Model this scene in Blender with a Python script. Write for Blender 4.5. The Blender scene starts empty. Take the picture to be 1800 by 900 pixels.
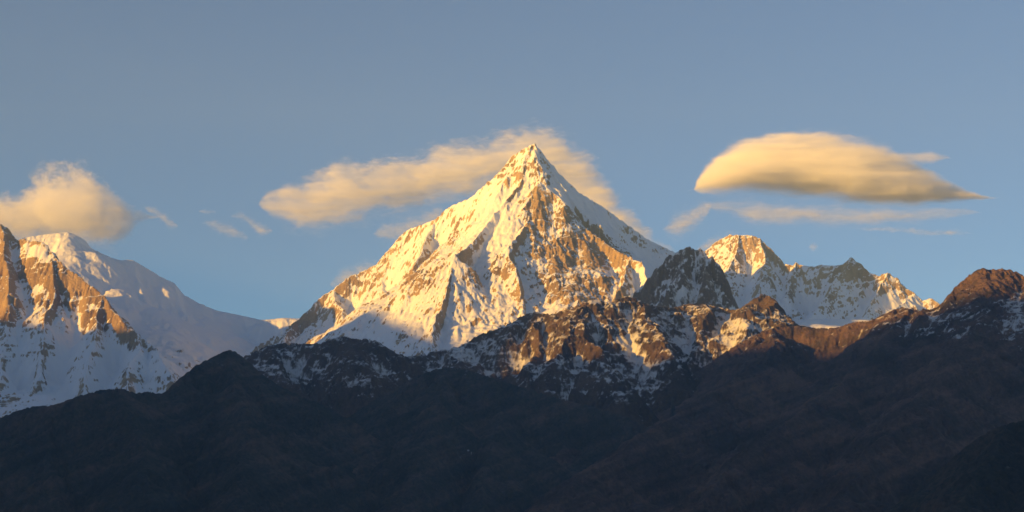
import bpy, bmesh, math
import numpy as np

# ------------------------------------------------------------------ camera, sky, sun, exposure
scene = bpy.context.scene
COL = scene.collection
F, HY, CX = 2770.0, 860.0, 900.0          # focal length, eye level and centre of the 1800x900 view

cam = bpy.data.cameras.new("camera")
cam.sensor_width = 36.0
cam.lens = F / 1800.0 * 36.0
cam.shift_y = (HY - 450.0) / 1800.0       # level camera, rising front
cam.clip_start = 1.0
cam.clip_end = 200000.0
cam_o = bpy.data.objects.new("camera", cam)
cam_o.rotation_euler = (math.radians(90), 0, 0)
COL.objects.link(cam_o)
scene.camera = cam_o

SUN_AZ = math.radians(57.0)               # from straight behind the camera, towards the left
SUN_EL = math.radians(8.0)
SUN_DIR = (-math.sin(SUN_AZ) * math.cos(SUN_EL), -math.cos(SUN_AZ) * math.cos(SUN_EL), math.sin(SUN_EL))

world = bpy.data.worlds.new("World")
scene.world = world
world.use_nodes = True
wn = world.node_tree
wn.nodes.clear()
sky = wn.nodes.new("ShaderNodeTexSky")
sky.sky_type = 'NISHITA'
sky.sun_disc = False
sky.sun_elevation = SUN_EL
sky.sun_rotation = math.atan2(SUN_DIR[0], SUN_DIR[1])
sky.altitude = 1500.0
sky.air_density = 0.85
sky.dust_density = 1.2
sky.ozone_density = 2.4
bg = wn.nodes.new("ShaderNodeBackground")
bg.inputs["Strength"].default_value = 0.061
out = wn.nodes.new("ShaderNodeOutputWorld")
wn.links.new(sky.outputs[0], bg.inputs["Color"])
wn.links.new(bg.outputs[0], out.inputs["Surface"])

sun = bpy.data.lights.new("sun", 'SUN')
sun.energy = 5.0
sun.angle = math.radians(0.6)
sun.color = (1.0, 0.515, 0.07)
sun_o = bpy.data.objects.new("sun", sun)
from mathutils import Vector
sun_o.rotation_euler = Vector(SUN_DIR).to_track_quat('Z', 'Y').to_euler()
COL.objects.link(sun_o)

scene.view_settings.view_transform = 'Standard'
scene.view_settings.look = 'None'
scene.view_settings.gamma = 1.0
scene.view_settings.exposure = 1.3
try:
    scene.view_settings.use_curve_mapping = False
except Exception:
    pass
scene.cycles.volume_bounces = 12
scene.cycles.volume_step_rate = .22
scene.cycles.volume_preview_step_rate = .22
scene.cycles.max_bounces = 14
scene.cycles.diffuse_bounces = 3

# ------------------------------------------------------------------ noise
f32 = np.float32


def _hash(ix, iy, seed):
    h = (ix.astype(np.uint32) * np.uint32(374761393)) ^ (iy.astype(np.uint32) * np.uint32(668265263)) ^ np.uint32((seed * 2246822519) & 0xffffffff)
    h = (h ^ (h >> np.uint32(13))) * np.uint32(1274126177)
    h = (h ^ (h >> np.uint32(16))) * np.uint32(2246822519)
    return h ^ (h >> np.uint32(15))


def perlin(x, y, seed):
    ix = np.floor(x); iy = np.floor(y)
    fx = (x - ix).astype(f32); fy = (y - iy).astype(f32)
    ix = ix.astype(np.int64); iy = iy.astype(np.int64)
    u = fx * fx * fx * (fx * (fx * 6 - 15) + 10); v = fy * fy * fy * (fy * (fy * 6 - 15) + 10)

    def g(i, j):
        a = _hash(ix + i, iy + j, seed).astype(f32) * f32(2 * math.pi / 4294967296.0)
        return np.cos(a) * (fx - i) + np.sin(a) * (fy - j)
    a = g(0, 0); b = g(1, 0); c = g(0, 1); d = g(1, 1)
    return (a + (b - a) * u + (c - a) * v + (a - b - c + d) * u * v) * f32(1.4)


def fbm(x, y, wl, octs, seed, gain=0.5):
    r = 0; amp = 1.0; tot = 0
    for o in range(octs):
        r = r + perlin(x / wl + 17.3 * o, y / wl - 9.1 * o, seed + o) * f32(amp)
        tot += amp; amp *= gain; wl *= 0.5
    return r / f32(tot)


sm = lambda a, lo, hi: (lambda t: t * t * (3 - 2 * t))(np.clip((a - lo) / (hi - lo), 0, 1))


def blur(a, r):
    r = int(r)
    if r < 1:
        return a
    for ax in (0, 1):
        for _ in range(2):
            p = np.pad(a, [(r + 1, r) if k == ax else (0, 0) for k in (0, 1)], mode='edge')
            c = np.cumsum(p, axis=ax, dtype=np.float64)
            n = a.shape[ax]
            hi = np.take(c, range(2 * r + 1, 2 * r + 1 + n), axis=ax); lo = np.take(c, range(0, n), axis=ax)
            a = ((hi - lo) / (2 * r + 1)).astype(f32)
    return a


def gullies(X, Y, gx, gy, wl, seed):
    """stripes running down the slope: blended directional waves, one per jittered cell"""
    n = np.sqrt(gx * gx + gy * gy) + f32(1e-6)
    dx = (-gy / n).astype(f32); dy = (gx / n).astype(f32)
    x = X / wl; y = Y / wl
    ix = np.floor(x); iy = np.floor(y)
    fx = (x - ix).astype(f32); fy = (y - iy).astype(f32)
    ix = ix.astype(np.int64); iy = iy.astype(np.int64)
    s = np.zeros_like(fx); w_t = np.zeros_like(fx)
    for i in (-1, 0, 1, 2):
        for j in (-1, 0, 1, 2):
            h1 = _hash(ix + i, iy + j, seed); h2 = _hash(ix + i, iy + j, seed + 77)
            ox = fx - i - h1.astype(f32) * f32(0.9 / 4294967296.0) + f32(.45)
            oy = fy - j - h2.astype(f32) * f32(0.9 / 4294967296.0) + f32(.45)
            w = np.exp(-2.4 * (ox * ox + oy * oy))
            ph = (h1 & np.uint32(1023)).astype(f32) * f32(1.2 / 1023.0)
            s += w * np.cos((ox * dx + oy * dy) * f32(2 * math.pi * 0.95) + ph); w_t += w
    return s / w_t


# ------------------------------------------------------------------ terrain builder
def P(px, py, D):
    return ((px - CX) / F * D, D, (HY - py) / F * D)


def base_field(X, Y, ridges, L):
    H = np.full(X.shape, -9e9, f32); DC = np.full(X.shape, 9e9, f32)
    for pts, sl, sr in ridges:
        for p, q in zip(pts[:-1], pts[1:]):
            ax, ay, az = P(*p); bx, by, bz = P(*q)
            ex, ey = bx - ax, by - ay
            l2 = ex * ex + ey * ey + 1e-6
            t = np.clip(((X - ax) * f32(ex) + (Y - ay) * f32(ey)) / f32(l2), 0, 1)
            rx = X - (ax + t * f32(ex)); ry = Y - (ay + t * f32(ey))
            d = np.sqrt(rx * rx + ry * ry)
            side = (rx * f32(ey) - ry * f32(ex)) > 0        # right of travel
            s = np.where(side, f32(sr), f32(sl))
            h = (az + t * f32(bz - az)) - s * f32(L) * np.log1p(d / f32(L))
            m = h > H
            H = np.where(m, h, H); DC = np.where(m, d, DC)
    return H, DC


def fit_skyline(X, Y, Z, sil, fade, smooth=7):
    """nudges the crest line so that its profile follows the surveyed one"""
    sx = np.array([p[0] for p in sil], float); sy = np.array([p[1] for p in sil], float)
    for it in range(2):
        px = CX + F * X / Y; py = HY - F * Z / Y
        b0 = int(sx[0]); n = int(sx[-1]) - b0 + 1
        idx = np.clip(((px - b0) / 2).astype(int), 0, n // 2)
        ok = (px >= sx[0]) & (px <= sx[-1])
        top = np.full(n // 2 + 1, 9e9)
        np.minimum.at(top, idx[ok], py[ok])
        xs = b0 + 1 + 2 * np.arange(n // 2 + 1)
        good = top < 8e9
        top = np.interp(xs, xs[good], top[good])
        d = np.interp(xs, sx, sy) - top
        k = np.hanning(2 * smooth + 1); k /= k.sum()
        d = np.convolve(np.pad(d, smooth, mode='edge'), k, mode='valid')
        dd = np.interp(px, xs, d); tt = np.interp(px, xs, top)
        w = np.clip(1 - (py - tt) / fade, 0, 1)
        w = w * w * (3 - 2 * w)
        Z = (Z - dd * w * Y / F).astype(f32)
    return Z


def link(name, me, mat, label, cat, kind='structure', group=None):
    o = bpy.data.objects.new(name, me)
    COL.objects.link(o)
    if mat:
        me.materials.append(mat)
    o["label"] = label; o["category"] = cat
    if kind:
        o["kind"] = kind
    if group:
        o["group"] = group
    return o


def grid_mesh(name, X, Y, Z, attrs, keep=None):
    ny, nx = X.shape
    co = np.empty((ny * nx, 3), f32)
    co[:, 0] = X.ravel(); co[:, 1] = Y.ravel(); co[:, 2] = Z.ravel()
    i = np.arange(ny * nx, dtype=np.int32).reshape(ny, nx)
    q = np.stack([i[:-1, :-1], i[:-1, 1:], i[1:, 1:], i[1:, :-1]], -1).reshape(-1, 4)
    if keep is not None:
        kq = keep[:-1, :-1] | keep[1:, 1:] | keep[:-1, 1:] | keep[1:, :-1]
        q = q[kq.ravel()]
        used = np.zeros(ny * nx, bool); used[q.ravel()] = True
        remap = np.cumsum(used, dtype=np.int32) - 1
        q = remap[q]; co = co[used]
        attrs = {k: v.ravel()[used] for k, v in attrs.items()}
    me = bpy.data.meshes.new(name)
    me.vertices.add(len(co)); me.vertices.foreach_set("co", co.ravel())
    me.loops.add(q.size); me.loops.foreach_set("vertex_index", q.ravel().astype(np.int32))
    me.polygons.add(len(q))
    me.polygons.foreach_set("loop_start", np.arange(0, q.size, 4, dtype=np.int32))
    me.polygons.foreach_set("loop_total", np.full(len(q), 4, np.int32))
    me.polygons.foreach_set("use_smooth", np.ones(len(q), bool))
    for k, v in attrs.items():
        a = me.attributes.new(k, 'FLOAT', 'POINT'); a.data.foreach_set("value", v.ravel().astype(f32))
    me.update(calc_edges=True)
    return me


def mountain(name, box, ds, ridges, L, seed, sil=None, ero=(), warp=(0, 1), fade=120, rough=(10, 60, 4), zmin=-700,
             snow=None, strata=None, tone=None, smooth=None, steep_ref=1.0, paint=None, ridge_keep=200.0, lumps=(150, 750), grit=.34):
    """box = px range at the near depth, depth range; ero = (wavelength, amplitude) of gullies, coarse to fine"""
    x0, x1, y0, y1 = box
    xs = np.arange(x0, x1, ds, dtype=f32); ys = np.arange(y0, y1, ds, dtype=f32)
    X, Y = np.meshgrid(xs, ys)
    wx = fbm(X, Y, warp[1], 3, seed + 900) * f32(warp[0]); wy = fbm(X, Y, warp[1], 3, seed + 950) * f32(warp[0])
    H, DC = base_field(X + wx, Y + wy, ridges, L)
    Z = H
    lump = fbm(X, Y, lumps[1], 4, seed + 500, .55)
    Z = Z + (lump - np.abs(lump) * f32(.5)) * f32(lumps[0]) * np.clip(DC / f32(110), f32(.3), 1)
    for k, (wl, amp) in enumerate(ero):
        zb = blur(Z, max(1, wl * 0.22 / ds))
        gy, gx = np.gradient(zb, ds)
        sl = np.sqrt(gx * gx + gy * gy)
        c = gullies(X + wx * f32(.3), Y + wy * f32(.3), gx, gy, wl, seed + 31 * k)
        c = np.clip(c * f32(1.25), -1, 1)
        tri = f32(1) - np.arccos(c) * f32(2 / math.pi)                  # sharp crest, sharp gully
        c = tri * f32(.65) + c * f32(.35)
        var = np.clip(f32(.75) + fbm(X, Y, wl * 3.0, 2, seed + 400 + k) * f32(.9), f32(.15), f32(1.5))
        near = np.clip(DC / f32(min(ridge_keep, wl * .5)), f32(.45 if wl > 200 else .8), 1)
        Z = Z + c * f32(amp) * var * near * np.clip(sl / f32(steep_ref), f32(.1), f32(1.15))
    if strata:
        th, amp, dipx, dipy = strata
        lv = Z + X * f32(dipx) + Y * f32(dipy) + fbm(X, Y, 500, 3, seed + 60) * f32(th * 1.2)
        sa = np.clip(f32(.55) + fbm(X, Y, 900, 2, seed + 66) * f32(1.3), f32(.1), 1)
        bed = perlin(lv / f32(th), (X + Y) / f32(1400), seed + 67) + f32(.5) * perlin(lv / f32(th * .43), (X - Y) / f32(900), seed + 68)
        Z = Z + bed * f32(amp) * sa
    gy, gx = np.gradient(Z, ds)
    sl = np.sqrt(gx * gx + gy * gy)
    amp, wl, oc = rough
    r = fbm(X, Y, wl, oc, seed + 200, .6)
    Z = Z + (r - np.abs(r) * f32(.6)) * f32(amp) * np.clip(sl / f32(.8), f32(.15), f32(1.3))
    if smooth is not None:
        m = smooth(X, Y)
        Z = Z + (blur(Z, 150 / ds) - Z) * (m * f32(.5))
    if sil is not None:
        Z = fit_skyline(X, Y, Z, sil, fade)
    gy, gx = np.gradient(Z, ds)
    sl = np.sqrt(gx * gx + gy * gy)
    slb = blur(sl, 260 / ds)
    conc = (blur(Z, 60 / ds) - Z) / f32(60) + (blur(Z, 200 / ds) - Z) / f32(200)
    conc = np.clip(conc, -.3, .7)
    px = CX + F * X / Y; py = HY - F * Z / Y
    at = {}
    S = snow(X, Y, Z, sl, conc, px, py, slb) if snow is not None else np.zeros_like(Z)
    fine = fbm(X, Y, 48, 3, seed + 610, .7)
    ledge = np.clip(slb - sl, -.6, .6)
    Z = Z + (blur(Z, max(1, 26 / ds)) - Z) * sm(S, f32(.6), f32(1.1)) * f32(.55)        # snow fills the hollows
    at["snow"] = np.clip(S + fine * f32(grit) + ledge * f32(grit * .8), 0, 1)
    at["tone"] = fbm(X, Y, 420, 5, seed + 333, .62) * f32(.5) + f32(.5)
    if tone is not None:
        at["tone"] = at["tone"] + tone(X, Y, Z, px, py)
    me = grid_mesh(name, X, Y, Z, at, keep=Z > zmin)
    return me


# ------------------------------------------------------------------ materials
def terrain_material(name, rock_a, rock_b, rock_c, snow_col=(.88, .88, .90), bump=1.0, bump_scale=.02, edge=.08, fine=.034):
    m = bpy.data.materials.new(name)
    m.use_nodes = True
    nt = m.node_tree; N = nt.nodes; Lk = nt.links
    b = N["Principled BSDF"]
    b.inputs["Roughness"].default_value = .9
    b.inputs["Specular IOR Level"].default_value = .15
    geo = N.new("ShaderNodeNewGeometry")
    sn = N.new("ShaderNodeAttribute"); sn.attribute_name = "snow"
    tn = N.new("ShaderNodeAttribute"); tn.attribute_name = "tone"
    n1 = N.new("ShaderNodeTexNoise"); n1.inputs["Scale"].default_value = fine; n1.inputs["Detail"].default_value = 6; n1.inputs["Roughness"].default_value = .7
    Lk.new(geo.outputs["Position"], n1.inputs["Vector"])
    n2 = N.new("ShaderNodeTexNoise"); n2.inputs["Scale"].default_value = bump_scale; n2.inputs["Detail"].default_value = 7; n2.inputs["Roughness"].default_value = .66
    Lk.new(geo.outputs["Position"], n2.inputs["Vector"])
    add = N.new("ShaderNodeMath"); add.operation = 'ADD'
    mul = N.new("ShaderNodeMath"); mul.operation = 'MULTIPLY_ADD'; mul.inputs[1].default_value = .9; mul.inputs[2].default_value = -.45
    Lk.new(n1.outputs["Fac"], mul.inputs[0])
    Lk.new(tn.outputs["Fac"], add.inputs[0]); Lk.new(mul.outputs[0], add.inputs[1])
    cr = N.new("ShaderNodeValToRGB")
    e = cr.color_ramp.elements
    e[0].position = .25; e[0].color = (*rock_a, 1)
    e[1].position = .8; e[1].color = (*rock_c, 1)
    k = cr.color_ramp.elements.new(.5); k.color = (*rock_b, 1)
    Lk.new(add.outputs[0], cr.inputs[0])
    # snow edge broken up by the fine noise
    s2 = N.new("ShaderNodeMath"); s2.operation = 'MULTIPLY_ADD'; s2.inputs[1].default_value = .8; s2.inputs[2].default_value = -.4
    Lk.new(n1.outputs["Fac"], s2.inputs[0])
    s3 = N.new("ShaderNodeMath"); s3.operation = 'ADD'
    Lk.new(sn.outputs["Fac"], s3.inputs[0]); Lk.new(s2.outputs[0], s3.inputs[1])
    mr = N.new("ShaderNodeMapRange"); mr.interpolation_type = 'SMOOTHSTEP'
    mr.inputs["From Min"].default_value = .5 - edge; mr.inputs["From Max"].default_value = .5 + edge
    Lk.new(s3.outputs[0], mr.inputs["Value"])
    mix = N.new("ShaderNodeMix"); mix.data_type = 'RGBA'
    Lk.new(mr.outputs[0], mix.inputs["Factor"]); Lk.new(cr.outputs["Color"], mix.inputs["A"])
    mix.inputs["B"].default_value = (*snow_col, 1)
    Lk.new(mix.outputs["Result"], b.inputs["Base Color"])
    bs = N.new("ShaderNodeMapRange"); bs.inputs["To Min"].default_value = bump; bs.inputs["To Max"].default_value = bump * .25
    Lk.new(mr.outputs[0], bs.inputs["Value"])
    bp = N.new("ShaderNodeBump"); bp.inputs["Distance"].default_value = 42
    Lk.new(bs.outputs[0], bp.inputs["Strength"]); Lk.new(n2.outputs["Fac"], bp.inputs["Height"])
    Lk.new(bp.outputs["Normal"], b.inputs["Normal"])
    return m


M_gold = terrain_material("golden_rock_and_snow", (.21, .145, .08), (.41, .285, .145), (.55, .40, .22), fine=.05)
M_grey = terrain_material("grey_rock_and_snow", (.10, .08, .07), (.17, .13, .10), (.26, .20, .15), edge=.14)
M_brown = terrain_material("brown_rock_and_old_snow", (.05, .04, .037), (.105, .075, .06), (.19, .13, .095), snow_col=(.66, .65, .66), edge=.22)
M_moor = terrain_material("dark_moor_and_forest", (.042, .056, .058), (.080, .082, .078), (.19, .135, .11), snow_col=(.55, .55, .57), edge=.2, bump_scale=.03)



def streak(X, Z, ang, length, width, seed, octs=4):
    """bands on a face, drawn out along one direction of the rock bedding"""
    c, d = math.cos(ang), math.sin(ang)
    a = X * f32(c) + Z * f32(d); b = Z * f32(c) - X * f32(d)
    return fbm(a * f32(width / length), b, width, octs, seed, .6)


def gauss(px, py, cx, cy, rx, ry):
    return np.exp(-(((px - cx) / rx) ** 2 + ((py - cy) / ry) ** 2))


# ------------------------------------------------------------------ the great pyramid
SIL_MAIN = [(400, 634), (430, 618), (480, 590), (520, 565), (540, 546), (560, 524), (585, 508), (610, 488), (640, 474), (660, 464), (690, 430), (705, 412),
            (720, 400), (740, 394), (765, 384), (790, 362), (812, 352), (830, 344), (850, 325), (866, 312), (880, 299), (892, 283), (905, 270), (925, 258),
            (938, 251), (950, 262), (960, 276), (985, 305), (1020, 338), (1060, 362), (1100, 391), (1140, 420), (1185, 442), (1230, 470)]
W = lambda D: [(p[0], p[1], D(p[0])) for p in SIL_MAIN if p[0] <= 938]
def recede(x):
    return float(np.interp(x, [400, 520, 640, 720, 790, 938], [23300, 23700, 23900, 23500, 22900, 22000]))


ridges_main = [
    (W(recede)[::-1], 2.0, 1.5),                                          # west ridge (from summit down)
    ([(938, 251, 22000), (960, 276, 22150), (985, 305, 22350), (1020, 338, 22650), (1060, 362, 22950), (1100, 391, 23250), (1140, 420, 23550), (1185, 442, 23800), (1240, 475, 24000)], 1.5, 1.5),
    ([(938, 251, 22000), (955, 290, 21850), (965, 325, 21700), (985, 360, 21500), (1015, 384, 21250), (1040, 410, 21000), (1075, 430, 20750), (1105, 446, 20500), (1130, 462, 20300), (1150, 500, 19900), (1160, 560, 19300)], 1.7, 1.8),
    ([(935, 270, 21950), (905, 330, 21490), (865, 385, 21010), (832, 420, 20600), (803, 446, 20020), (785, 490, 19580), (772, 540, 19080), (758, 590, 18480), (750, 640, 17900), (745, 700, 17200)], 2.5, 1.4),
    ([(803, 446, 19980), (750, 476, 20150), (694, 520, 20300), (660, 580, 20100), (640, 640, 19500)], 1.2, 1.4),
    ([(940, 340, 21550), (925, 385, 20950), (896, 430, 20280), (905, 480, 19800), (918, 530, 19300), (925, 580, 18750), (930, 640, 17950)], 2.5, 1.5),
    ([(985, 362, 21480), (975, 430, 20850), (958, 500, 20250), (945, 560, 19600), (940, 620, 18900)], 1.6, 1.6),
    ([(1040, 410, 21000), (1030, 460, 20450), (1010, 520, 19850), (1000, 580, 19200)], 1.6, 1.6),
    ([(1105, 446, 20500), (1090, 500, 19900), (1070, 560, 19200)], 1.6, 1.6),
    ([(585, 508, 23850), (598, 540, 23000), (615, 580, 22000), (640, 630, 20900)], 1.4, 1.4),
    ([(660, 464, 23850), (672, 500, 23100), (690, 545, 22100), (705, 590, 21100), (715, 640, 19900)], 1.5, 1.5),
    ([(765, 384, 23150), (745, 430, 22300), (725, 470, 21600)], 1.6, 1.6),
    ([(520, 565, 23700), (500, 600, 22900), (480, 650, 21700)], 1.3, 1.3),
]


def flecks(px, py):
    """a thread of falling water and a few last snow scraps low on the dark hills"""
    t = 0
    for cx, cy, rx, ry in ((577, 779, 2.2, 6), (790, 837, 4, 2.2), (1541, 855, 2.4, 2.4), (823, 792, 3, 2.5), (816, 798, 3.5, 2.5), (809, 803, 3.5, 2.5), (801, 808, 3, 2.5), (829, 795, 1.6, 5)):
        t = t + 1.3 * gauss(px, py, cx, cy, rx, ry)
    return t


def snow_main(X, Y, Z, sl, conc, px, py, slb):
    n = fbm(X, Y, 300, 5, 71, .6)
    right = sm(px - np.interp(py, [250, 340, 430, 560], [960, 935, 895, 930]), -12, 25)      # the layered wall right of the central rib
    st = streak(X, Z, .95, 420, 75, 171) * (1 - right) + streak(X, Z, .42, 480, 55, 172) * right
    big = streak(X, Z, .95, 1100, 240, 173, 2) * (1 - right) + streak(X, Z, .5, 800, 200, 174, 2) * right
    s = .84 - np.clip(sl - slb, -.8, 1.5) * .36 + conc * .35 + n * .2 + st * .62 + big * .42
    s = s - .20 * right * sm(py, 330, 380)
    s = s + .55 * gauss(px, py, 868, 405, 45, 42) + .3 * gauss(px, py, 850, 345, 34, 40) + .35 * gauss(px, py, 700, 500, 14, 40)
    s = s - .34 * gauss(px, py, 1015, 450, 55, 60) - .5 * gauss(px, py, 945, 355, 20, 45) - .3 * gauss(px, py, 870, 490, 22, 50) - .25 * gauss(px, py, 1070, 445, 25, 20)
    s = s - .30 * gauss(px, py, 640, 490, 45, 20) - .22 * gauss(px, py, 740, 505, 60, 25) - .2 * gauss(px, py, 900, 300, 14, 25)
    s = s + .35 * gauss(px, py, 700, 580, 120, 40)
    s = s - .55 * gauss(px, py, 530, 570, 45, 22) - .35 * gauss(px, py, 705, 585, 14, 25) - .3 * gauss(px, py, 760, 545, 40, 14)
    s = s + .55 * sm(px - np.interp(py, [250, 290, 325, 360, 384, 410, 446], [940, 958, 968, 988, 1016, 1042, 1106]), 0, 14)  # extra snow on the right flank, put in to imitate thin misty cloud
    return s


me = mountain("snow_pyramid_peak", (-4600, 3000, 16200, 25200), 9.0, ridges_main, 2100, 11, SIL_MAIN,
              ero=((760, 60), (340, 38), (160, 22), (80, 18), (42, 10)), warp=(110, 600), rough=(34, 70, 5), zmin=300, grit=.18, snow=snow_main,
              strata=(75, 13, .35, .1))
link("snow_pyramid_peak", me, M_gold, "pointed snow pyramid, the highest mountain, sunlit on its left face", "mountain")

# ------------------------------------------------------------------ the massif on the left
SIL_LM = [(-140, 330), (-20, 382), (0, 394), (18, 402), (28, 425), (36, 418), (75, 412), (120, 407), (145, 418), (165, 438), (190, 450), (210, 457), (232, 456), (250, 466), (290, 490), (308, 497), (320, 515), (345, 530), (380, 545),
          (420, 553), (460, 562), (500, 558), (540, 560), (600, 566)]
ridges_lm = [
    ([(-140, 330, 21600), (-20, 382, 21350), (0, 394, 21300), (25, 412, 21200), (45, 424, 21100), (80, 432, 20950), (98, 452, 20800), (130, 478, 20600), (150, 497, 20500), (180, 520, 20300), (205, 545, 20100),
      (240, 582, 19800), (262, 606, 19500), (300, 650, 19000), (320, 695, 18500), (330, 760, 17800)], 1.25, 1.6),
    ([(-140, 385, 24604), (75, 412, 24905), (120, 407, 24968), (145, 418, 25003), (165, 438, 25031), (210, 457, 25094), (232, 456, 25124), (250, 466, 25150), (290, 490, 25206), (308, 497, 25231), (320, 515, 25248), (345, 530, 25283),
      (380, 545, 25332), (420, 553, 25388), (460, 562, 25444), (500, 558, 25500), (560, 556, 25584)], 1.0, .95),
    ([(232, 456, 25124), (250, 510, 24300), (280, 570, 23492), (300, 620, 22670)], .9, .9),
    ([(308, 497, 25231), (325, 540, 24405), (340, 600, 23576), (360, 660, 22754)], .9, .9),
    ([(0, 394, 21300), (10, 450, 20800), (15, 510, 20300), (10, 570, 19800), (0, 640, 19100), (-10, 720, 18300)], 1.4, 1.4),
    ([(98, 452, 20800), (95, 500, 20400), (80, 560, 19900), (70, 620, 19300), (60, 690, 18600)], 1.4, 1.4),
    ([(180, 520, 20300), (170, 560, 19950), (160, 610, 19400), (150, 660, 18900), (140, 720, 18200)], 1.4, 1.4),
    ([(240, 582, 19800), (235, 620, 19300), (225, 660, 18800), (215, 700, 18300)], 1.4, 1.4),
]


def snow_lm(X, Y, Z, sl, conc, px, py, slb):
    n = fbm(X, Y, 260, 5, 72, .6)
    back = sm(Y - px * .8, 21700, 22500)
    wall = 1 - sm(py - np.interp(px, [-140, 0, 60, 150, 260], [560, 575, 560, 575, 612]), -25, 25)
    wall = wall * (1 - back)
    st = streak(X, Z, -.12, 420, 60, 181) * .6 + streak(X, Z, -.12, 900, 170, 182, 2) * .4
    fall = streak(X, Z, 1.15, 700, 90, 183)
    s = .80 - np.clip(sl - slb, -.8, 1.5) * .4 + conc * .4 + n * .25 + st * (.15 + .55 * wall) + fall * .22 * (1 - wall) * (1 - back)
    s = s - .42 * wall + .42 * back + .10 * (1 - wall)
    s = s + (1 - back) * (.9 * gauss(px, py, 66, 440, 32, 16) + .45 * gauss(px, py, 70, 512, 28, 9) + .4 * gauss(px, py, 130, 560, 30, 10) + .3 * gauss(px, py, 110, 650, 150, 50))
    s = s - .4 * (1 - back) * (gauss(px, py, 240, 665, 35, 18) + gauss(px, py, 60, 615, 35, 10) + gauss(px, py, 125, 640, 14, 22) + gauss(px, py, 15, 705, 30, 20))
    s = s + .35 * gauss(px, py, 340, 600, 90, 60)
    return s


me = mountain("snow_massif", (-8200, -1500, 15500, 27900), 10, ridges_lm, 2400, 23, SIL_LM,
              ero=((700, 55), (320, 36), (150, 21), (75, 12), (40, 7)), warp=(110, 600), rough=(34, 80, 5), lumps=(250, 650), zmin=300, grit=.2, smooth=lambda X, Y: sm(Y - (CX + F * X / Y) * .8, 21700, 22500), snow=snow_lm,
              strata=(64, 22, -.1, .1), fade=60)
link("snow_massif", me, M_gold, "broad snow massif at the left edge with an orange lit rock wall and a shaded snow slope", "mountain")

# ------------------------------------------------------------------ the lower snow ridge on the right
SIL_RR = [(1190, 480), (1230, 448), (1250, 432), (1262, 422), (1275, 416), (1285, 411), (1300, 413), (1320, 413), (1335, 418), (1348, 430), (1360, 442), (1380, 463), (1392, 466), (1398, 461), (1412, 466), (1430, 468), (1445, 464),
          (1460, 467), (1480, 465), (1490, 457), (1497, 450), (1505, 459), (1516, 466), (1530, 480), (1545, 484), (1560, 477), (1566, 483), (1577, 487), (1590, 504), (1608, 514), (1620, 527), (1635, 523), (1648, 530), (1680, 550)]
ridges_rr = [
    ([(p[0], p[1], 26300 - (p[0] - 1250) * 4.3) for p in SIL_RR], 1.6, 1.6),
    ([(1300, 413, 26085), (1290, 450, 25610), (1275, 490, 25112), (1265, 540, 24447)], 1.4,1.4),
    ([(1335, 418, 25932), (1345, 455, 25467), (1340, 490, 24985), (1335, 520, 24602)], 1.4,1.4),
    ([(1398, 461, 25662), (1390, 490, 25310), (1380, 520, 24845)], 1.3,1.3),
    ([(1497, 450, 25235), (1480, 480, 24845), (1455, 515, 24382), (1430, 545, 23870)], 1.4, 1.4),
    ([(1560, 477, 24965), (1540, 515, 24485), (1520, 550, 23955)], 1.4, 1.4),
    ([(1608, 514, 24747), (1580, 535, 24345), (1540, 560, 23785)], 1.4, 1.4),
    ([(1250, 545, 23900), (1350, 555, 23250), (1440, 560, 22835), (1560, 560, 22615)], .35, .25),
]


def snow_rr(X, Y, Z, sl, conc, px, py, slb):
    n = fbm(X, Y, 240, 5, 73, .6)
    s = .78 - np.clip(sl - slb, -.8, 1.5) * .42 - np.clip(slb - 1.6, -.5, .8) * .2 + conc * .5 + n * .46
    s = s + streak(X, Z, .62, 420, 55, 191) * .55 * sm(px, 1380, 1480) + streak(X, Z, .15, 300, 60, 192) * .4 * (1 - sm(px, 1380, 1480)) - .06
    s = s + .6 * sm(24200 - Y, 0, 500) + .5 * gauss(px, py, 1360, 535, 80, 16) + .4 * gauss(px, py, 1560, 535, 60, 14)
    s = s - .55 * gauss(px, py, 1498, 480, 26, 22) - .35 * gauss(px, py, 1320, 425, 30, 12) - .3 * gauss(px, py, 1370, 455, 14, 14)
    return s


me = mountain("snow_ridge", (2200, 7300, 20400, 27700), 9.0, ridges_rr, 2200, 37, SIL_RR,
              ero=((520, 52), (250, 32), (120, 18), (60, 10)), warp=(80, 500), rough=(28, 65, 5), zmin=500, smooth=lambda X, Y: sm(24200 - Y, 0, 500), snow=snow_rr, strata=(55, 12, -.4, .1), fade=60)
link("snow_ridge", me, M_gold, "lower jagged snow ridge under the lens shaped cloud, right of the pyramid", "mountain")

# ------------------------------------------------------------------ dark crag before the pyramid's right foot
SIL_CR = [(1090, 545), (1110, 520), (1130, 500), (1145, 482), (1160, 466), (1175, 450), (1186, 444), (1192, 446), (1198, 436), (1203, 437), (1209, 430), (1214, 436), (1221, 440), (1229, 435), (1236, 439), (1243, 451), (1249, 449), (1258, 458), (1268, 470), (1276, 484), (1284, 503), (1292, 528), (1305, 550)]
ridges_cr = [
    ([(p[0], p[1], 17600 - abs(p[0] - 1209) * 2) for p in SIL_CR], 2.0, 2.0),
    ([(1209, 431, 17600), (1200, 470, 17250), (1175, 510, 16850), (1150, 550, 16450)], 1.9, 2.0),
    ([(1232, 437, 17580), (1240, 480, 17200), (1250, 520, 16850), (1255, 560, 16450)], 1.9, 2.0),
]


def snow_cr(X, Y, Z, sl, conc, px, py, slb):
    n = fbm(X, Y, 160, 5, 74, .6)
    s = .47 - np.clip(slb - 2.3, -.8, 1.5) * .25 + conc * .3 + n * .25 + streak(X, Z, .75, 300, 55, 231) * .5
    return s + .55 * gauss(px, py, 1200, 518, 22, 16) + .25 * gauss(px, py, 1240, 460, 18, 18)


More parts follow.
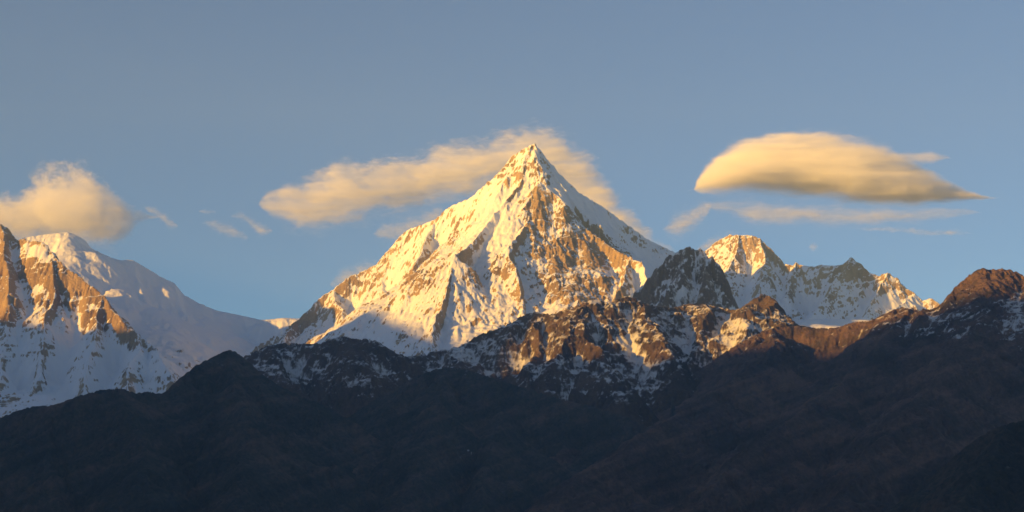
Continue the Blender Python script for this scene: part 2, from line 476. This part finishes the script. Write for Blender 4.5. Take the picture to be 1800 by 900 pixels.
me = mountain("rock_crag", (700, 3100, 14600, 18900), 7.0, ridges_cr, 3000, 41, SIL_CR,
              lumps=(330, 420), ero=((420, 70), (190, 30), (90, 14), (42, 8)), warp=(110, 320), rough=(50, 90, 5), strata=(60, 26, .3, -.2), grit=.3, zmin=700, snow=snow_cr, fade=60)
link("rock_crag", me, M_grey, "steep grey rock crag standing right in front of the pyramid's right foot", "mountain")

# ------------------------------------------------------------------ rocky middle ridge with old snow
SIL_MID = [(380, 650), (430, 626), (455, 615), (470, 607), (500, 603), (540, 604), (565, 603), (578, 597), (592, 593), (605, 591), (625, 596), (645, 596), (665, 600), (682, 612), (700, 622), (720, 627), (745, 622), (765, 617), (790, 613), (815, 606),
           (832, 594), (850, 585), (868, 580), (885, 574), (905, 563), (922, 553), (940, 548), (955, 551), (972, 552), (990, 546), (1005, 543), (1018, 536), (1032, 529), (1044, 526), (1056, 528), (1070, 532), (1084, 526), (1098, 521), (1112, 522), (1130, 531), (1150, 537),
           (1180, 541), (1210, 534), (1240, 534), (1270, 541), (1295, 545), (1315, 532), (1330, 522), (1342, 517), (1356, 521), (1370, 535), (1384, 552), (1400, 568), (1450, 600)]
ridges_mid = [
    ([(p[0], p[1], 14800 + 300 * math.sin(p[0] / 60.0)) for p in SIL_MID], .95, .95),
    ([(605, 591, 14700), (640, 640, 13900), (660, 690, 13200), (690, 740, 12600)], .85, .85),
    ([(480, 606, 14900), (500, 650, 14200), (530, 700, 13400)], .85, .85),
    ([(832, 594, 14900), (800, 640, 14100), (790, 690, 13300), (800, 740, 12700)], .85, .85),
    ([(940, 548, 14800), (950, 600, 14100), (930, 650, 13500), (925, 700, 13000)], .9, 1.),
    ([(1044, 526, 14600), (1030, 570, 14050), (1050, 620, 13500), (1080, 665, 13000), (1100, 700, 12600)], .9, 1.),
    ([(1044, 526, 14600), (990, 600, 13800), (960, 660, 13200)], .9, 1.),
    ([(1112, 522, 14700), (1150, 580, 14050), (1180, 630, 13450), (1190, 680, 12950)], .9, 1.),
    ([(1240, 534, 15000), (1230, 580, 14400), (1215, 620, 13900), (1200, 660, 13400)], .9, 1.),
    ([(1342, 517, 15000), (1320, 560, 14400), (1300, 600, 13900)], 1.0, 1.1),
]


def snow_mid(X, Y, Z, sl, conc, px, py, slb):
    n = fbm(X, Y, 130, 5, 75, .68)
    low = np.interp(px, [380, 560, 700, 850, 950, 1100, 1300, 1450], [690, 700, 680, 670, 700, 710, 665, 610]) + 25 * fbm(X, Y, 700, 3, 76)
    s = .50 - np.clip(slb - 1.3, -.5, 1.5) * .25 + conc * .45 + n * .26 + streak(X, Z, .08, 260, 34, 201) * .55 + streak(X, Z, -.7, 500, 120, 202, 3) * .35 - sm(py, low - 60, low + 60) * .62
    s = s - .02 * (1 - sm(px, 700, 900))
    s = s + .3 * gauss(px, py, 1290, 590, 40, 30) + .3 * gauss(px, py, 1110, 600, 18, 30) + .3 * gauss(px, py, 800, 625, 40, 12) + .35 * gauss(px, py, 620, 668, 30, 10)
    s = s - .35 * gauss(px, py, 640, 615, 60, 14) - .3 * gauss(px, py, 1340, 530, 22, 14)
    return s


me = mountain("rocky_ridge", (-3100, 3200, 10600, 16600), 7.5, ridges_mid, 2500, 53, SIL_MID,
              ero=((620, 64), (300, 38), (140, 21), (70, 12), (35, 6)), warp=(170, 600), rough=(62, 85, 5), lumps=(280, 560), grit=.4, zmin=-200, snow=snow_mid, strata=(52, 25, .25, -.25), fade=60, steep_ref=.75)
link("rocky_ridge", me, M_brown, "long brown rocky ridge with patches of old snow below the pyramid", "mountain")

# ------------------------------------------------------------------ brown hill rising to the right edge
SIL_BH = [(900, 800), (1000, 752), (1060, 728), (1120, 704), (1170, 682), (1210, 662), (1245, 640), (1275, 618), (1305, 600), (1340, 582), (1365, 574), (1400, 573), (1440, 577), (1470, 576), (1500, 566), (1530, 563), (1560, 549), (1580, 541), (1596, 541), (1612, 545), (1640, 543), (1652, 536),
          (1666, 519), (1680, 504), (1695, 490), (1708, 481), (1716, 475), (1725, 471), (1734, 472), (1741, 476), (1750, 471), (1757, 474), (1766, 472), (1775, 475), (1788, 477), (1796, 484), (1830, 500), (1900, 470)]
ridges_bh = [
    ([(p[0], p[1], float(np.interp(p[0], [900, 1200, 1400, 1700, 1900], [12600, 13300, 13600, 12800, 12800]))) for p in SIL_BH], .8, .8),
    ([(1725, 472, 12750), (1740, 530, 12100), (1700, 600, 11200), (1640, 680, 10200), (1560, 760, 9300), (1480, 850, 8400), (1440, 920, 7800)], .7, .7),
    ([(1600, 541, 13000), (1560, 600, 12100), (1490, 660, 11300), (1400, 730, 10400), (1300, 800, 9600), (1230, 880, 8800)], .65, .7),
    ([(1365, 574, 13560), (1350, 620, 12800), (1270, 680, 11900), (1150, 750, 10900), (1050, 820, 10000), (960, 900, 9200)], .65, .7),
    ([(1790, 476, 12800), (1850, 560, 11800), (1850, 660, 10700)], .7, .7),
    ([(1120, 704, 13100), (1000, 780, 11600), (880, 850, 10600), (800, 900, 9900)], .65, .65),
]


def snow_bh(X, Y, Z, sl, conc, px, py, slb):
    n = fbm(X, Y, 180, 5, 77, .65)
    low = np.interp(px, [1200, 1400, 1600, 1800], [640, 630, 610, 620])
    s = .40 - np.clip(slb - .8, -.5, 1.5) * .25 + conc * .5 + n * .3 + streak(X, Z, .12, 420, 36, 203) * .6 - sm(py, low - 40, low + 30) * .95 + flecks(px, py)
    s = s - .6 * gauss(px, py, 1730, 490, 60, 28) + .3 * gauss(px, py, 1790, 560, 22, 22) + .25 * gauss(px, py, 1500, 615, 30, 10)
    return s


me = mountain("brown_hill", (-600, 5200, 7600, 14400), 8.0, ridges_bh, 3500, 67, SIL_BH,
              ero=((700, 60), (330, 34), (150, 18), (70, 9), (36, 5)), warp=(80, 700), rough=(50, 70, 5), grit=.5, lumps=(190, 700), zmin=-650, tone=lambda X, Y, Z, px, py: streak(X, Z, .33, 900, 75, 213) * f32(.45), snow=snow_bh, strata=(40, 12, -.3, -.2), fade=60, steep_ref=.6)
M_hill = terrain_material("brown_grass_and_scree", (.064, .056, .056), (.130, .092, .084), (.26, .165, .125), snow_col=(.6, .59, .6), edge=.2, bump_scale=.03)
link("brown_hill", me, M_hill, "brown hill with a rounded bare top at the right edge and long dark slopes", "hill")

# ------------------------------------------------------------------ forest hills in front
no_snow = None
SIL_FL = [(-120, 770), (-40, 750), (0, 735), (30, 722), (60, 714), (90, 713), (112, 706), (135, 697), (158, 691), (178, 685), (200, 684), (216, 683), (228, 688), (238, 691), (250, 690), (262, 688), (275, 692), (290, 690), (305, 674), (322, 660), (340, 646), (360, 634), (378, 626), (390, 619), (402, 615),
          (414, 618), (424, 626), (438, 636), (452, 650), (470, 664), (495, 680), (520, 692), (560, 708), (600, 730), (640, 750), (700, 790)]
ridges_fl = [
    ([(p[0], p[1], float(np.interp(p[0], [-120, 200, 402, 700], [10600, 10000, 11200, 11800]))) for p in SIL_FL], .8, .75),
    ([(402, 615, 11200), (420, 690, 10300), (440, 770, 9300), (430, 850, 8500), (420, 920, 7900)], .75, .75),
    ([(216, 683, 10000), (230, 740, 9400), (250, 810, 8700), (260, 880, 8100)], .75, .75),
    ([(90, 713, 10300), (80, 770, 9600), (100, 840, 8900), (110, 910, 8200)], .75, .75),
    ([(520, 692, 11600), (560, 760, 10600), (590, 840, 9700), (600, 910, 9000)], .75, .75),
]


def snow_fl(X, Y, Z, sl, conc, px, py, slb):
    n = fbm(X, Y, 120, 5, 78, .65)
    return .30 + n * .3 + streak(X, Z, .3, 200, 30, 221) * .5 + conc * .6 - sm(py, 635, 685) * .9 + flecks(px, py)


me = mountain("forest_hill", (-5200, -500, 7600, 12600), 8.0, ridges_fl, 4000, 83, SIL_FL,
              ero=((700, 80), (330, 46), (150, 24), (70, 11), (35, 6)), warp=(70, 600), rough=(30, 44, 4), zmin=-650, tone=lambda X, Y, Z, px, py: streak(X, Z, .5, 700, 80, 211) * f32(.35), snow=snow_fl, fade=60, steep_ref=.55)
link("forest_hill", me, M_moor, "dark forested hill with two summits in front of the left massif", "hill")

SIL_FC = [(540, 780), (600, 742), (640, 714), (680, 692), (700, 681), (720, 669), (745, 656), (770, 648), (800, 646), (825, 651), (850, 660), (880, 668), (920, 682), (980, 700), (1040, 714), (1100, 732), (1180, 770)]
ridges_fc = [
    ([(p[0], p[1], 12300 - abs(p[0] - 780) * 1.5) for p in SIL_FC], .75, .75),
    ([(780, 645, 12300), (770, 710, 11300), (740, 780, 10400), (720, 850, 9700), (700, 920, 9000)], .72, .72),
    ([(690, 690, 12150), (660, 760, 11100), (620, 830, 10200), (590, 910, 9300)], .72, .72),
    ([(870, 686, 12150), (880, 750, 11200), (850, 820, 10300), (840, 910, 9300)], .72, .72),
]


def snow_fc(X, Y, Z, sl, conc, px, py, slb):
    n = fbm(X, Y, 120, 5, 79, .65)
    return .26 + n * .3 + streak(X, Z, .2, 200, 30, 222) * .5 + conc * .6 - sm(py, 655, 700) * .9 + flecks(px, py)


me = mountain("dark_hill", (-2000, 1200, 8600, 13200), 8.0, ridges_fc, 4000, 97, SIL_FC,
              ero=((600, 70), (280, 40), (130, 20), (65, 10), (35, 5)), warp=(70, 600), rough=(28, 44, 4), zmin=-650, tone=lambda X, Y, Z, px, py: streak(X, Z, .4, 700, 80, 212) * f32(.4), snow=snow_fc, fade=60, steep_ref=.55)
link("dark_hill", me, M_moor, "dark rounded hill in the middle of the shaded foreground", "hill")

SIL_FN = [(1440, 1000), (1500, 945), (1560, 898), (1600, 868), (1640, 835), (1675, 805), (1700, 783), (1725, 766), (1750, 752), (1775, 744), (1800, 739), (1850, 728), (1950, 700)]
ridges_fn = [
    ([(p[0], p[1], 6600.0) for p in SIL_FN], .75, .75),
    ([(1775, 744, 6600), (1740, 810, 6100), (1690, 880, 5700), (1640, 960, 5200)], .75, .75),
    ([(1900, 715, 6600), (1880, 800, 6000), (1840, 900, 5500)], .75, .75),
]
me = mountain("near_hill", (900, 3200, 4600, 7400), 5.0, ridges_fn, 4000, 103, SIL_FN,
              ero=((420, 50), (200, 28), (95, 14), (48, 7)), warp=(50, 400), rough=(22, 30, 3), zmin=-700, fade=60, steep_ref=.55)
link("near_hill", me, M_moor, "nearest hill, dark forest in the lower right corner", "hill")

# ------------------------------------------------------------------ unseen ridge added on the left, crest shaped to cast the valley shade
ca, sa_ = math.cos(SUN_AZ), math.sin(SUN_AZ)
VR = [-27000, -25400, -24400, -22700, -22000, -21600, -20500, -19600, -18900, -18350, -17500, -16400, -15700, -15200, -14800, -13700, -12700, -12200, -11900, -10900, -10200, -9580, -8580, -7600, -6000, -3000, 1000, 5000, 9000]
HR = [4600, 4500, 4400, 4400, 4500, 4850, 4100, 4020, 4300, 4900, 4650, 4350, 4150, 4350, 5150, 5550, 4900, 3750, 3250, 3450, 3600, 3640, 4000, 4200, 4100, 3900, 3900, 3800, 3000]
U0 = -8000.0
xs = np.arange(-29000, 10000, 60, dtype=f32); us = np.arange(-2600, 2600, 60, dtype=f32)
VV, UU = np.meshgrid(xs, us)
ZZ = np.interp(VV, VR, HR).astype(f32) - np.abs(UU) * f32(1.5)
ZZ += fbm(VV, UU, 700, 5, 140, .55) * f32(160) * np.clip(np.abs(UU) / 300, .4, 1)
XX = (UU + U0) * f32(sa_) + VV * f32(ca); YY = (UU + U0) * f32(ca) - VV * f32(sa_)
me = grid_mesh("shading_ridge", XX, YY, ZZ, {"snow": np.clip((ZZ - 3000) / 900, 0, 1), "tone": fbm(VV, UU, 800, 4, 141) * .5 + .5}, keep=ZZ > -800)
link("added_shade_ridge", me, M_brown, "unseen ridge added out of view on the left to shade the valley", "mountain")

# ------------------------------------------------------------------ valley floor out to the horizon, with the slope the camera stands on
gx_ = np.concatenate([np.linspace(-34000, -12000, 30), np.linspace(-11500, 11500, 140), np.linspace(12000, 34000, 30)]).astype(f32)
gy_ = np.concatenate([np.linspace(-24000, -6000, 24), np.linspace(-5600, 16000, 160), np.linspace(17000, 27900, 20)]).astype(f32)
GX, GY = np.meshgrid(gx_, gy_)
rr = np.sqrt(GX ** 2 + GY ** 2)
GZ = -560 + fbm(GX, GY, 3000, 4, 160) * 60 + np.clip(555 - rr * .32, 0, None)
GZ = np.where(rr < 60, -4, GZ)
me = grid_mesh("ground", GX, GY, GZ.astype(f32), {"snow": np.zeros_like(GZ), "tone": fbm(GX, GY, 900, 4, 161) * .5 + .5})
link("ground", me, M_moor, "dark valley floor below the hills", "ground")

# ------------------------------------------------------------------ the air
def box_mesh(name, lo, hi):
    v = [(x, y, z) for x in (lo[0], hi[0]) for y in (lo[1], hi[1]) for z in (lo[2], hi[2])]
    f = [(0, 1, 3, 2), (4, 6, 7, 5), (0, 4, 5, 1), (2, 3, 7, 6), (0, 2, 6, 4), (1, 5, 7, 3)]
    me = bpy.data.meshes.new(name); me.from_pydata(v, [], f); me.update()
    return me


M_haze = bpy.data.materials.new("haze"); M_haze.use_nodes = True
nt = M_haze.node_tree; nt.nodes.clear()
pv = nt.nodes.new("ShaderNodeVolumePrincipled"); pv.inputs["Color"].default_value = (.55, .78, 1, 1); pv.inputs["Density"].default_value = 1.5e-5
mo = nt.nodes.new("ShaderNodeOutputMaterial"); nt.links.new(pv.outputs[0], mo.inputs["Volume"])
link("haze", box_mesh("haze", (-35000, -25000, -760), (35000, 28200, 6800)), M_haze, "thin blue evening haze filling the valley", "haze", 'stuff')


# ------------------------------------------------------------------ clouds: lens shaped bodies of scattering air, behind the range
def cloud(name, label, D, top, bot, deep=1.6, sigma=.004, ragged=.7, soft=.5, warp=120., grain=420., stretch=2.0, group="sunlit evening clouds", grow=1.22, fray=.35, below=.4, layers=.5):
    x0, x1 = top[0][0], top[-1][0]
    zs = [p[1] for p in top] + [p[1] for p in bot]
    cx, cz = (x0 + x1) / 2, (min(zs) + max(zs)) / 2
    m = D / F
    Wd = (x1 - x0) * m; Hh = (max(zs) - min(zs)) * m
    n = 96
    us = np.linspace(0, 1, n)
    tz = np.interp(x0 + us * (x1 - x0), [p[0] for p in top], [p[1] for p in top])
    bz = np.interp(x0 + us * (x1 - x0), [p[0] for p in bot], [p[1] for p in bot])
    k = np.hanning(7); k /= k.sum()
    tz = np.convolve(np.pad(tz, 3, mode='edge'), k, 'valid'); bz = np.convolve(np.pad(bz, 3, mode='edge'), k, 'valid')
    tz = (cz - tz) * m; bz = (cz - bz) * m
    mid = (tz + bz) / 2
    endf = np.sqrt(np.clip(1 - np.abs(2 * us - 1) ** 8, 0, 1))          # rounded ends
    half = np.maximum((tz - bz) / 2 * endf, 2.0)
    dep = half * deep + 20
    # hull
    v = []; f = []
    R = 28
    gx = (us - .5) * Wd * 1.03
    for i in range(n):
        for j in range(R):
            a = 2 * math.pi * j / R
            v.append((gx[i], math.cos(a) * (dep[i] * grow + 15), mid[i] + math.sin(a) * (half[i] * grow + 15)))
    for i in range(n - 1):
        for j in range(R):
            f.append((i * R + j, i * R + (j + 1) % R, (i + 1) * R + (j + 1) % R, (i + 1) * R + j))
    f.append(tuple(range(R))[::-1]); f.append(tuple((n - 1) * R + j for j in range(R)))
    me = bpy.data.meshes.new(name); me.from_pydata(v, [], f)
    bm = bmesh.new(); bm.from_mesh(me); bmesh.ops.recalc_face_normals(bm, faces=bm.faces)
    if bm.calc_volume(signed=True) < 0:
        bmesh.ops.reverse_faces(bm, faces=bm.faces)
    bm.to_mesh(me); bm.free(); me.update()
    mt = bpy.data.materials.new(name); mt.use_nodes = True
    t = mt.node_tree; N = t.nodes; N.clear(); Lk = t.links

    def mth(op, *args, clamp=False):
        q = N.new("ShaderNodeMath"); q.operation = op; q.use_clamp = clamp
        for i, a in enumerate(args):
            if isinstance(a, (int, float)):
                q.inputs[i].default_value = a
            else:
                Lk.new(a, q.inputs[i])
        return q.outputs[0]

    def noise(vec, scale, detail, rough=.55):
        q = N.new("ShaderNodeTexNoise"); q.inputs["Scale"].default_value = scale; q.inputs["Detail"].default_value = detail; q.inputs["Roughness"].default_value = rough
        Lk.new(vec, q.inputs["Vector"])
        return q

    def curve(fac, ys, lo, hi):
        q = N.new("ShaderNodeFloatCurve"); c = q.mapping.curves[0]
        pts = list(range(0, n, 5)) + [n - 1]
        vals = [(float(us[i]), float((ys[i] - lo) / (hi - lo))) for i in pts]
        c.points[0].location = vals[0]; c.points[1].location = vals[-1]
        for w in vals[1:-1]:
            c.points.new(*w)
        q.mapping.use_clip = False
        q.mapping.update()
        Lk.new(fac, q.inputs["Value"])
        return mth('MULTIPLY_ADD', q.outputs[0], hi - lo, lo)
    tc = N.new("ShaderNodeTexCoord")
    off = N.new("ShaderNodeVectorMath"); off.operation = 'ADD'; off.inputs[1].default_value = (cx * 37.0, 0, cz * 53.0)
    Lk.new(tc.outputs["Object"], off.inputs[0])
    w1 = noise(off.outputs[0], 1 / (grain * 1.6), 3)
    wv = N.new("ShaderNodeVectorMath"); wv.operation = 'MULTIPLY_ADD'
    wv.inputs[1].default_value = (2 * warp, 2 * warp, 1.3 * warp); 
    sb = N.new("ShaderNodeVectorMath"); sb.operation = 'SUBTRACT'; sb.inputs[1].default_value = (.5, .5, .5)
    Lk.new(w1.outputs["Color"], sb.inputs[0]); Lk.new(sb.outputs[0], wv.inputs[0]); Lk.new(tc.outputs["Object"], wv.inputs[2])
    sp = N.new("ShaderNodeSeparateXYZ"); Lk.new(wv.outputs[0], sp.inputs[0])
    u = mth('MULTIPLY_ADD', sp.outputs["X"], 1 / Wd, .5, clamp=True)
    cm = curve(u, mid, float(mid.min()) - 1, float(mid.max()) + 1)
    ch = curve(u, half, 0.0, float(half.max()))
    ch = mth('MAXIMUM', ch, 3.0)
    a = mth('DIVIDE', mth('SUBTRACT', sp.outputs["Z"], cm), ch)
    b = mth('DIVIDE', sp.outputs["Y"], mth('MULTIPLY_ADD', ch, deep, 20.0))
    r = mth('SQRT', mth('ADD', mth('MULTIPLY', a, a), mth('MULTIPLY', b, b)))
    st = N.new("ShaderNodeVectorMath"); st.operation = 'MULTIPLY'; st.inputs[1].default_value = (1 / stretch, 1, 1)
    wo = N.new("ShaderNodeVectorMath"); wo.operation = 'ADD'; wo.inputs[1].default_value = (cx * 37.0, 0, cz * 53.0)
    Lk.new(wv.outputs[0], wo.inputs[0]); Lk.new(wo.outputs[0], st.inputs[0])
    n2 = noise(st.outputs[0], 1 / grain, 6, .6)
    d = mth('ADD', mth('SUBTRACT', 1.0, r), mth('MULTIPLY_ADD', n2.outputs["Fac"], 2 * ragged, -ragged))
    st3 = N.new("ShaderNodeVectorMath"); st3.operation = 'MULTIPLY'; st3.inputs[1].default_value = (1 / (stretch * 1.3), 1, 1)
    Lk.new(wo.outputs[0], st3.inputs[0])
    n3 = noise(st3.outputs[0], 3.7 / grain, 4, .65)
    d = mth('ADD', d, mth('MULTIPLY_ADD', n3.outputs["Fac"], 2 * fray, -fray))
    mr = N.new("ShaderNodeMapRange"); mr.interpolation_type = 'SMOOTHSTEP'
    mr.inputs["From Min"].default_value = .02; mr.inputs["From Max"].default_value = soft; mr.inputs["To Max"].default_value = sigma
    Lk.new(d, mr.inputs["Value"])
    lowr = N.new("ShaderNodeMapRange"); lowr.interpolation_type = 'SMOOTHSTEP'
    lowr.inputs["From Min"].default_value = -1.0; lowr.inputs["From Max"].default_value = -.1; lowr.inputs["To Min"].default_value = below
    Lk.new(a, lowr.inputs["Value"])
    st4 = N.new("ShaderNodeVectorMath"); st4.operation = 'MULTIPLY'; st4.inputs[1].default_value = (1 / (stretch * 3), .4, 1)
    Lk.new(wo.outputs[0], st4.inputs[0])
    n4 = noise(st4.outputs[0], 2.2 / grain, 3, .6)
    lay = N.new("ShaderNodeMapRange"); lay.interpolation_type = 'SMOOTHSTEP'
    lay.inputs["From Min"].default_value = .38; lay.inputs["From Max"].default_value = .62; lay.inputs["To Min"].default_value = 1 - layers; lay.inputs["To Max"].default_value = 1 + layers * .6
    Lk.new(n4.outputs["Fac"], lay.inputs["Value"])
    dens = mth('MULTIPLY', mth('MULTIPLY', mr.outputs[0], lowr.outputs[0]), lay.outputs[0])
    pv = N.new("ShaderNodeVolumePrincipled"); pv.inputs["Color"].default_value = (.998, .998, .998, 1); pv.inputs["Anisotropy"].default_value = 0.0
    Lk.new(dens, pv.inputs["Density"])
    mo = N.new("ShaderNodeOutputMaterial"); Lk.new(pv.outputs[0], mo.inputs["Volume"])
    me.materials.append(mt)
    o = bpy.data.objects.new(name, me); COL.objects.link(o)
    o.location = P(cx, cz, D)
    o["label"] = label; o["category"] = "cloud"
    if group:
        o["group"] = group
    return o


cloud("lens_cloud", "large smooth lens shaped cloud floating above the right snow ridge", 30600,
      [(1217, 318), (1228, 298), (1242, 280), (1265, 263), (1300, 246), (1350, 236), (1410, 234), (1460, 238), (1500, 246), (1540, 257), (1575, 272), (1610, 290), (1640, 307), (1680, 325), (1720, 338), (1762, 346)],
      [(1217, 358), (1240, 352), (1300, 346), (1350, 348), (1400, 353), (1450, 360), (1500, 366), (1560, 368), (1620, 366), (1680, 360), (1720, 354), (1762, 350)],
      deep=1.7, sigma=.009, ragged=.5, soft=.75, warp=130, grain=340, stretch=4.0, fray=.48, below=.12, layers=.6)
cloud("wispy_cloud", "pointed upper tongue of cloud at the right of the lens cloud's top", 30400,
      [(1500, 256), (1550, 262), (1590, 264), (1630, 264), (1672, 274)], [(1500, 290), (1550, 292), (1590, 290), (1630, 292), (1672, 282)],
      deep=1.5, sigma=.0028, ragged=.75, soft=.9, warp=90, grain=180, stretch=3, fray=.5)
cloud("banner_cloud", "long orange cloud streaming to the left from behind the pyramid's summit", 30600,
      [(458, 336), (478, 322), (520, 312), (560, 302), (580, 291), (640, 283), (700, 275), (745, 263), (790, 256), (840, 251), (870, 234), (900, 235), (930, 222), (950, 218), (972, 223), (995, 238), (1022, 262), (1050, 296), (1078, 333), (1106, 367), (1140, 403), (1190, 432)],
      [(458, 384), (490, 404), (530, 412), (570, 408), (620, 398), (680, 384), (740, 372), (800, 362), (850, 350), (900, 340), (960, 340), (1010, 370), (1060, 410), (1120, 450), (1190, 460)],
      deep=1.0, sigma=.0025, ragged=1.1, soft=.65, warp=200, grain=330, stretch=2.2, fray=.95, below=.35)
cloud("puffy_cloud", "rounded puffy cloud resting on the left snow massif", 30200,
      [(-70, 352), (-20, 338), (20, 342), (48, 336), (60, 316), (80, 301), (105, 295), (140, 296), (168, 304), (188, 322), (205, 343), (225, 354), (250, 366), (285, 378)],
      [(-70, 430), (0, 430), (40, 436), (80, 440), (120, 445), (150, 450), (180, 448), (205, 432), (230, 408), (250, 392), (285, 384)],
      deep=1.1, sigma=.0026, ragged=.95, soft=.55, warp=230, grain=330, stretch=1.15, fray=.75, below=.3, layers=.3)
wisps = [
    ("thin cloud scrap just right of the puffy cloud", [(252, 360), (275, 363), (295, 377), (314, 394)], [(252, 368), (275, 385), (295, 404), (314, 402)]),
    ("short low wisp far left of the long orange cloud", [(352, 388), (375, 384), (405, 392), (438, 412)], [(352, 396), (375, 408), (405, 420), (438, 426)]),
    ("tiny faint wisp, uppermost left of the long orange cloud", [(350, 370), (362, 366), (380, 370)], [(350, 374), (362, 378), (380, 376)]),
    ("small puff touching the left tip of the long orange cloud", [(404, 376), (430, 372), (455, 386), (480, 402)], [(404, 384), (430, 392), (455, 418), (480, 412)]),
    ("pinkish puff behind the pyramid's left shoulder", [(655, 405), (675, 392), (700, 386), (740, 372), (780, 352)], [(655, 415), (675, 428), (700, 432), (740, 420), (780, 390)]),
    ("low cloud scrap clinging behind the pyramid's lower left ridge", [(580, 492), (600, 472), (630, 460), (670, 452)], [(580, 510), (600, 512), (630, 500), (670, 490)]),
    ("ragged wisp hanging at the left end of the lens cloud", [(1165, 398), (1185, 374), (1212, 362), (1250, 346)], [(1165, 410), (1185, 424), (1212, 414), (1250, 380)]),
    ("long thin streak of cloud low under the lens cloud's right end", [(1495, 400), (1560, 396), (1610, 399), (1640, 405), (1680, 400), (1708, 408)], [(1495, 405), (1560, 410), (1620, 416), (1680, 418), (1708, 414)]),
    ("orange cloud bank glowing behind the right snow ridge's left summit", [(1225, 432), (1250, 414), (1280, 406), (1320, 408)], [(1225, 446), (1250, 446), (1280, 440), (1320, 436)]),
    ("tiniest scrap of cloud, alone above the right snow ridge", [(1422, 430), (1430, 424), (1439, 428)], [(1422, 438), (1430, 444), (1439, 438)]),
]
cloud("wispy_cloud", "grey ragged veil of cloud spread directly under the lens cloud", 30100,
      [(1235, 350), (1290, 346), (1350, 350), (1420, 356), (1500, 362), (1580, 362), (1660, 362), (1725, 366)],
      [(1235, 368), (1290, 388), (1345, 404), (1400, 398), (1460, 404), (1540, 402), (1640, 392), (1720, 378)],
      deep=1.2, sigma=.0022, ragged=1.1, soft=1.2, warp=110, grain=210, stretch=2.6, fray=.8, below=.5)
for lab, tp, bt in wisps:
    cloud("wispy_cloud", lab, 29800, tp, bt, deep=1.3, sigma=.0030, ragged=1.3, soft=1.6, warp=60, grain=120, stretch=1.7, fray=.9, below=.6, grow=1.45)
